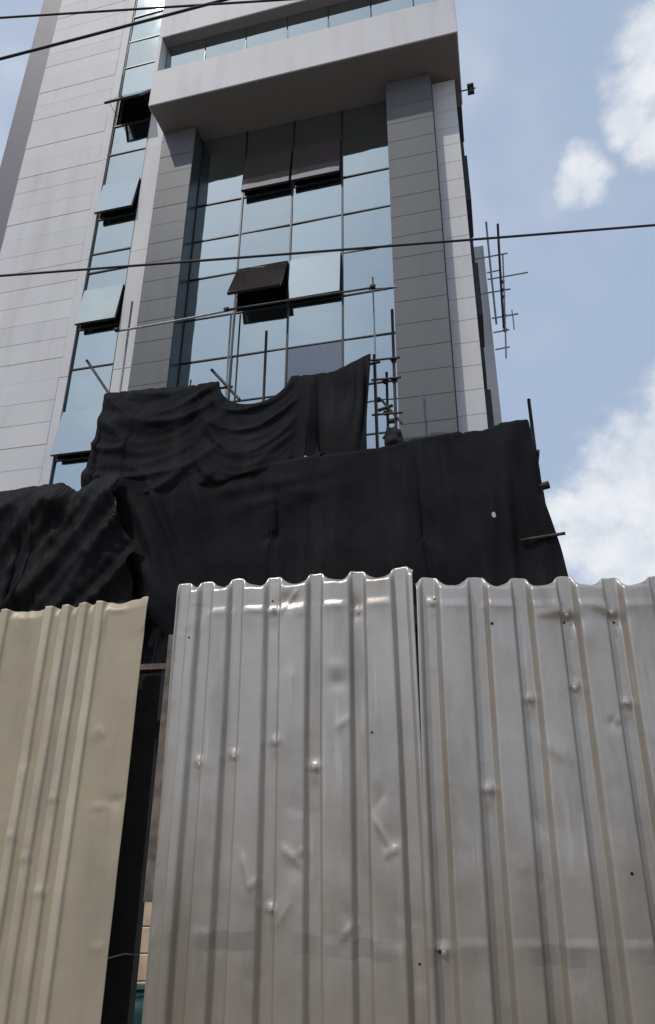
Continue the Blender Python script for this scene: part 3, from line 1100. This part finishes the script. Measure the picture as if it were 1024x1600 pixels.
# silver sheet in the middle of the picture
loc, rz = fence_frame(14, 2.75, -1.385)
F1 = empty('sheet_fence', loc, rz)
tag(F1, 'silver corrugated metal sheet fence with dented ribs, right of the dark post', 'fence')
w1 = 1.075
x0 = -1.385
ribs1 = [u - x0 for u in (-1.355, -1.245, -1.095, -.92, -.734, -.551, -.365)]
nails1 = [(-1.222, 1.685), (-1.072, 1.712), (-.897, 1.763), (-.734, 1.666), (-.90, 1.17), (-.551, 2.285), (-.92, 2.30)]
d1 = []
for u, z in nails1:
    d1 += rib_dent(u - x0, z, .010)
for k, c in enumerate((-1.17, -1.0, -.83, -.645, -.46)):      # where the upper rail presses the flats out
    d1.append(('s', c - x0, 2.315, .062, .05, .010 + .004 * (k % 2)))
d1 += [('g', -.855 - x0, 2.335, .05, .035, -.014), ('c', -.85 - x0, 2.33, .06, .008, .010, .9), ('g', -.56 - x0, 2.29, .03, .05, -.016),
       ('c', -.818 - x0, 1.345, .05, .012, .010, -.7), ('g', -.80 - x0, 1.32, .035, .045, -.008), ('c', -.79 - x0, 1.36, .035, .008, .006, .4),
       ('c', -.47 - x0, 1.43, .06, .008, .011, -1.05), ('c', -.435 - x0, 1.375, .035, .008, .011, .45), ('g', -.44 - x0, 1.41, .04, .05, -.007),
       ('c', -1.0 - x0, 1.30, .05, .008, .008, -1.3), ('c', -.965 - x0, 1.255, .03, .01, .007, .6), ('g', -.985 - x0, 1.22, .035, .045, .005),
       ('c', -.605 - x0, 1.115, .04, .010, .009, .7), ('g', -.62 - x0, 1.08, .04, .03, -.006),
       ('g', -.635 - x0, 1.98, .04, .03, -.007), ('c', -.61 - x0, 1.83, .04, .01, .006, .5), ('g', -.64 - x0, 2.05, .04, .025, .005),
       ('s', -1.17 - x0, 1.09, .05, .04, .003), ('s', -.645 - x0, 1.085, .06, .04, .004), ('s', -.46 - x0, 1.075, .06, .04, .004)]
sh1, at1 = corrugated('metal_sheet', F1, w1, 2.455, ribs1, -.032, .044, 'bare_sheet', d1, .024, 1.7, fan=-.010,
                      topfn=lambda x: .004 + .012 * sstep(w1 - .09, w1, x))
tag(sh1, 'silver sheet with a raised right top corner')
for u, z in nails1:
    p = at1(u - x0, z); nail(sh1, (p[0], p[1] - .002, p[2]))

for u, z in ((-.50, 1.79), (-.36, 1.02), (-.93, 2.345), (-1.3, 2.2)):
    p = at1(u - x0, z); MB().tube([(0, .004, 0), (0, -.0012, 0)], .0048, 10).build('nail_hole', 'black_post', sh1, False, (p[0], p[1] - .001, p[2]))

# right silver sheet (turned a little towards the road), same fence
y2 = math.radians(2.0)
SHX = empty


def to_f1(o, loc, rzw):
    """place a part of F1 by world location and heading"""
    from mathutils import Matrix
    Mw = Matrix.Translation(loc) @ Matrix.Rotation(rzw, 4, 'Z')
    F = Matrix.Translation(F1.location) @ Matrix.Rotation(F1.rotation_euler.z, 4, 'Z')
    L = F.inverted() @ Mw
    o.location = L.to_translation()
    o.rotation_euler = L.to_euler()


x2 = .262
w2 = 1.19
ribs2 = [u - x2 for u in (.319, .511, .688, .878, 1.065, 1.252, 1.43)]
nails2 = [(.688, 1.913), (.868, 1.962), (1.058, 1.897), (.508, 1.585), (.868, 2.245), (1.05, 2.255), (.315, 1.07), (.33, 2.30)]
d2 = []
for u, z in nails2:
    d2 += rib_dent(u - x2, z, .010)
for k, c in enumerate((.415, .60, .783, .97, 1.16, 1.34)):
    d2.append(('s', c - x2, 2.285, .062, .045, .008 + .004 * (k % 2)))
    d2.append(('s', c - x2, 1.095, .062, .04, .003))
d2 += [('g', .84 - x2, 2.27, .03, .05, .012), ('c', .82 - x2, 2.25, .07, .008, .012, .1), ('g', .88 - x2, 2.22, .04, .03, -.014), ('c', 1.02 - x2, 2.26, .06, .008, .010, -.2),
       ('g', 1.06 - x2, 2.23, .045, .03, -.012), ('g', .99 - x2, 1.815, .022, .02, -.010), ('c', 1.0 - x2, 1.82, .025, .007, .009, .8),
       ('g', .93 - x2, 2.16, .05, .06, .006), ('g', .60 - x2, 2.12, .05, .08, .004), ('c', .35 - x2, 1.2, .10, .008, .006, 1.5),
       ('g', .41 - x2, 1.3, .05, .1, .004)]
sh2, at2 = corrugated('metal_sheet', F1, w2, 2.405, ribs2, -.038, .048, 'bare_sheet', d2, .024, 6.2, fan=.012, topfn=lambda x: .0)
l2, r2 = fence_frame(2.0, 2.735, x2)
to_f1(sh2, l2, r2)
tag(sh2, 'silver sheet with straight scalloped top')
for u, z in nails2:
    p = at2(u - x2, z); nail(sh2, (p[0], p[1] - .002, p[2]))
for u, z in ((.305, 1.072), (.34, 2.31), (.86, 2.21), (1.06, 2.21), (.98, 1.31), (.56, 2.2)):
    p = at2(u - x2, z); MB().tube([(0, .004, 0), (0, -.0012, 0)], .0065, 10).build('nail_hole', 'black_post', sh2, False, (p[0], p[1] - .001, p[2]))
# next sheet, mostly out of frame to the right
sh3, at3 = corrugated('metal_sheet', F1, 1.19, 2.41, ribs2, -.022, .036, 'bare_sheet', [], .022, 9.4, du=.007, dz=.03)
l3, r3 = fence_frame(1.0, 2.775, 1.46)
to_f1(sh3, l3, r3)
# timber rails and posts behind the sheets
for z in (2.27, 1.06, .35):
    r = MB().box(0.03, 1.06, .058, .10, z - .035, z + .035).build('rail', 'grey_timber', F1)
    r = MB().box(0, 1.17, .062, .105, z - .055, z + .015).build('rail', 'grey_timber', F1)
    to_f1(r, l2, r2)
    r = MB().box(.02, 1.17, .062, .105, z - .055, z + .015).build('rail', 'grey_timber', F1)
    to_f1(r, l3, r3)
p = MB().box(-.022, -.002, .104, .17, 0, 2.38).build('plank', 'timber', F1)
p = MB().box(-.075, -.026, .104, .14, 1.165, 2.24).build('plank', 'grey_timber', F1)
p = MB().box(1.02, 1.10, .104, .18, 0, 2.30).build('post', 'timber', F1)

# beige sheet on the left with the dark post
loc, rz = fence_frame(14, 2.75, -2.62)
F2 = empty('sheet_fence', loc, rz)
tag(F2, 'beige painted corrugated metal sheet fence with dark post at its right edge', 'fence')
x3 = -2.62
w3 = 1.09
ribs3 = [u - x3 for u in (-2.53, -2.445, -2.36, -2.27, -2.03, -1.943, -1.857, -1.77)]
d3 = [('g', -1.735 - x3, 2.30, .012, .05, .010, .1), ('g', -1.68 - x3, 2.345, .05, .02, .006), ('c', -1.60 - x3, 1.52, .09, .006, .007, .12), ('g', -1.57 - x3, 1.53, .04, .02, -.010),
      ('g', -1.70 - x3, 1.80, .03, .03, .004), ('c', -1.68 - x3, 1.81, .03, .008, .005, -.6), ('g', -1.86 - x3, 1.545, .02, .015, .006),
      ('c', -1.58 - x3, 1.02, .03, .01, .006, .2), ('g', -1.86 - x3, 1.20, .03, .015, .006), ('g', -1.95 - x3, 1.32, .03, .015, .006), ('g', -2.03 - x3, 1.40, .02, .02, .006)]
sh4, at4 = corrugated('metal_sheet', F2, w3, 2.385, ribs3, .014, .030, 'beige_sheet', d3, .010, 14.1, buckle=.006, topfn=lambda x: -.018 + .022 * x + .012 * sstep(w3 - .05, w3 - .02, x))
sh5, at5 = corrugated('metal_sheet', F2, w3, 2.39, ribs3, .013, .040, 'beige_sheet', [], .010, 4.1, soft=True, buckle=.005, du=.008, dz=.03)
sh5.location = (-1.06, .012, 0)
po = MB().box(.975, 1.093, .20, .25, 0, 2.10).build('post', 'black_post', F2)
MB().box(.97, 1.115, .19, .26, 2.102, 2.128).build('post_cap', 'grey_timber', F2)
lt = MB().box(1.094, 1.130, .19, .25, 1.80, 1.87).box(1.112, 1.130, .18, .21, 1.73, 1.81).build('latch', 'black_post', F2)
wi = MB().tube([(.955, .15, .93), (1.0, .17, .955), (1.06, .185, .97), (1.11, .20, .965)], .003, 6).build('tie_wire', 'pale_tube', F2, True)
for z in (2.2, 1.0):
    MB().box(-1.0, .97, .016, .07, z - .035, z + .035).build('rail', 'grey_timber', F2)

# seen through the gap beside the post
mbw = MB()
pil = empty('block_stack', (-1.525, 6.62, 0), .1)
tag(pil, 'sunlit cream blocks stacked in the yard, seen through the gap by the dark post', 'blocks')
for k in range(4):
    src = MB().box(-.22 + .02 * (k % 2), .20 + .02 * (k % 2), -.11, .11, k * .19 + .003, k * .19 + .187, .008).build('block', 'cream_plaster', pil)
dr = empty('plastic_drum', (-1.13, 4.95, 0), 0)
tag(dr, 'dark teal plastic drum at the bottom of the gap beside the post', 'drum')
MB().tube([(0, 0, .0), (0, 0, .03), (0, 0, .2), (0, 0, .22), (0, 0, .24), (0, 0, .38), (0, 0, .44), (0, 0, .46)], [.16, .18, .18, .188, .18, .18, .16, .12], 28).build('body', 'teal_plastic', dr, True)
MB().tube([(0, 0, .455), (0, 0, .49)], [.075, .075], 20).build('lid', 'teal_plastic', dr, True)


# ------------------------------------------------------------------ overhead cables
def cable(name, a, b, mid, r, label):
    """a, b far ends; mid: sag in metres at the middle"""
    a, b = Vector(a), Vector(b)
    pts = []
    for i in range(61):
        t = i / 60
        p = a.lerp(b, t)
        p.z -= mid * 4 * t * (1 - t)
        pts.append(p)
    o = MB().tube(pts, r, 8).build(name, 'cable_rubber', None, True)
    tag(o, label, 'cable', 'overhead cables')
    return o


cable('overhead_cable', (-13.04, 5., 5.0), (14.0, 5., 7.92), .10, .0115, 'long black cable crossing the glazing and the open sky to the right')
cable('overhead_cable', (-14.5, 5., 4.632), (14.0, 5., 17.38), .55, .0165, 'thicker black cable rising steeply across the top left corner')
cable('overhead_cable', (-13.7, 5., 8.62), (14.0, 5., 11.70), .05, .0125, 'thin dark cable near the top edge, highest of the cables')
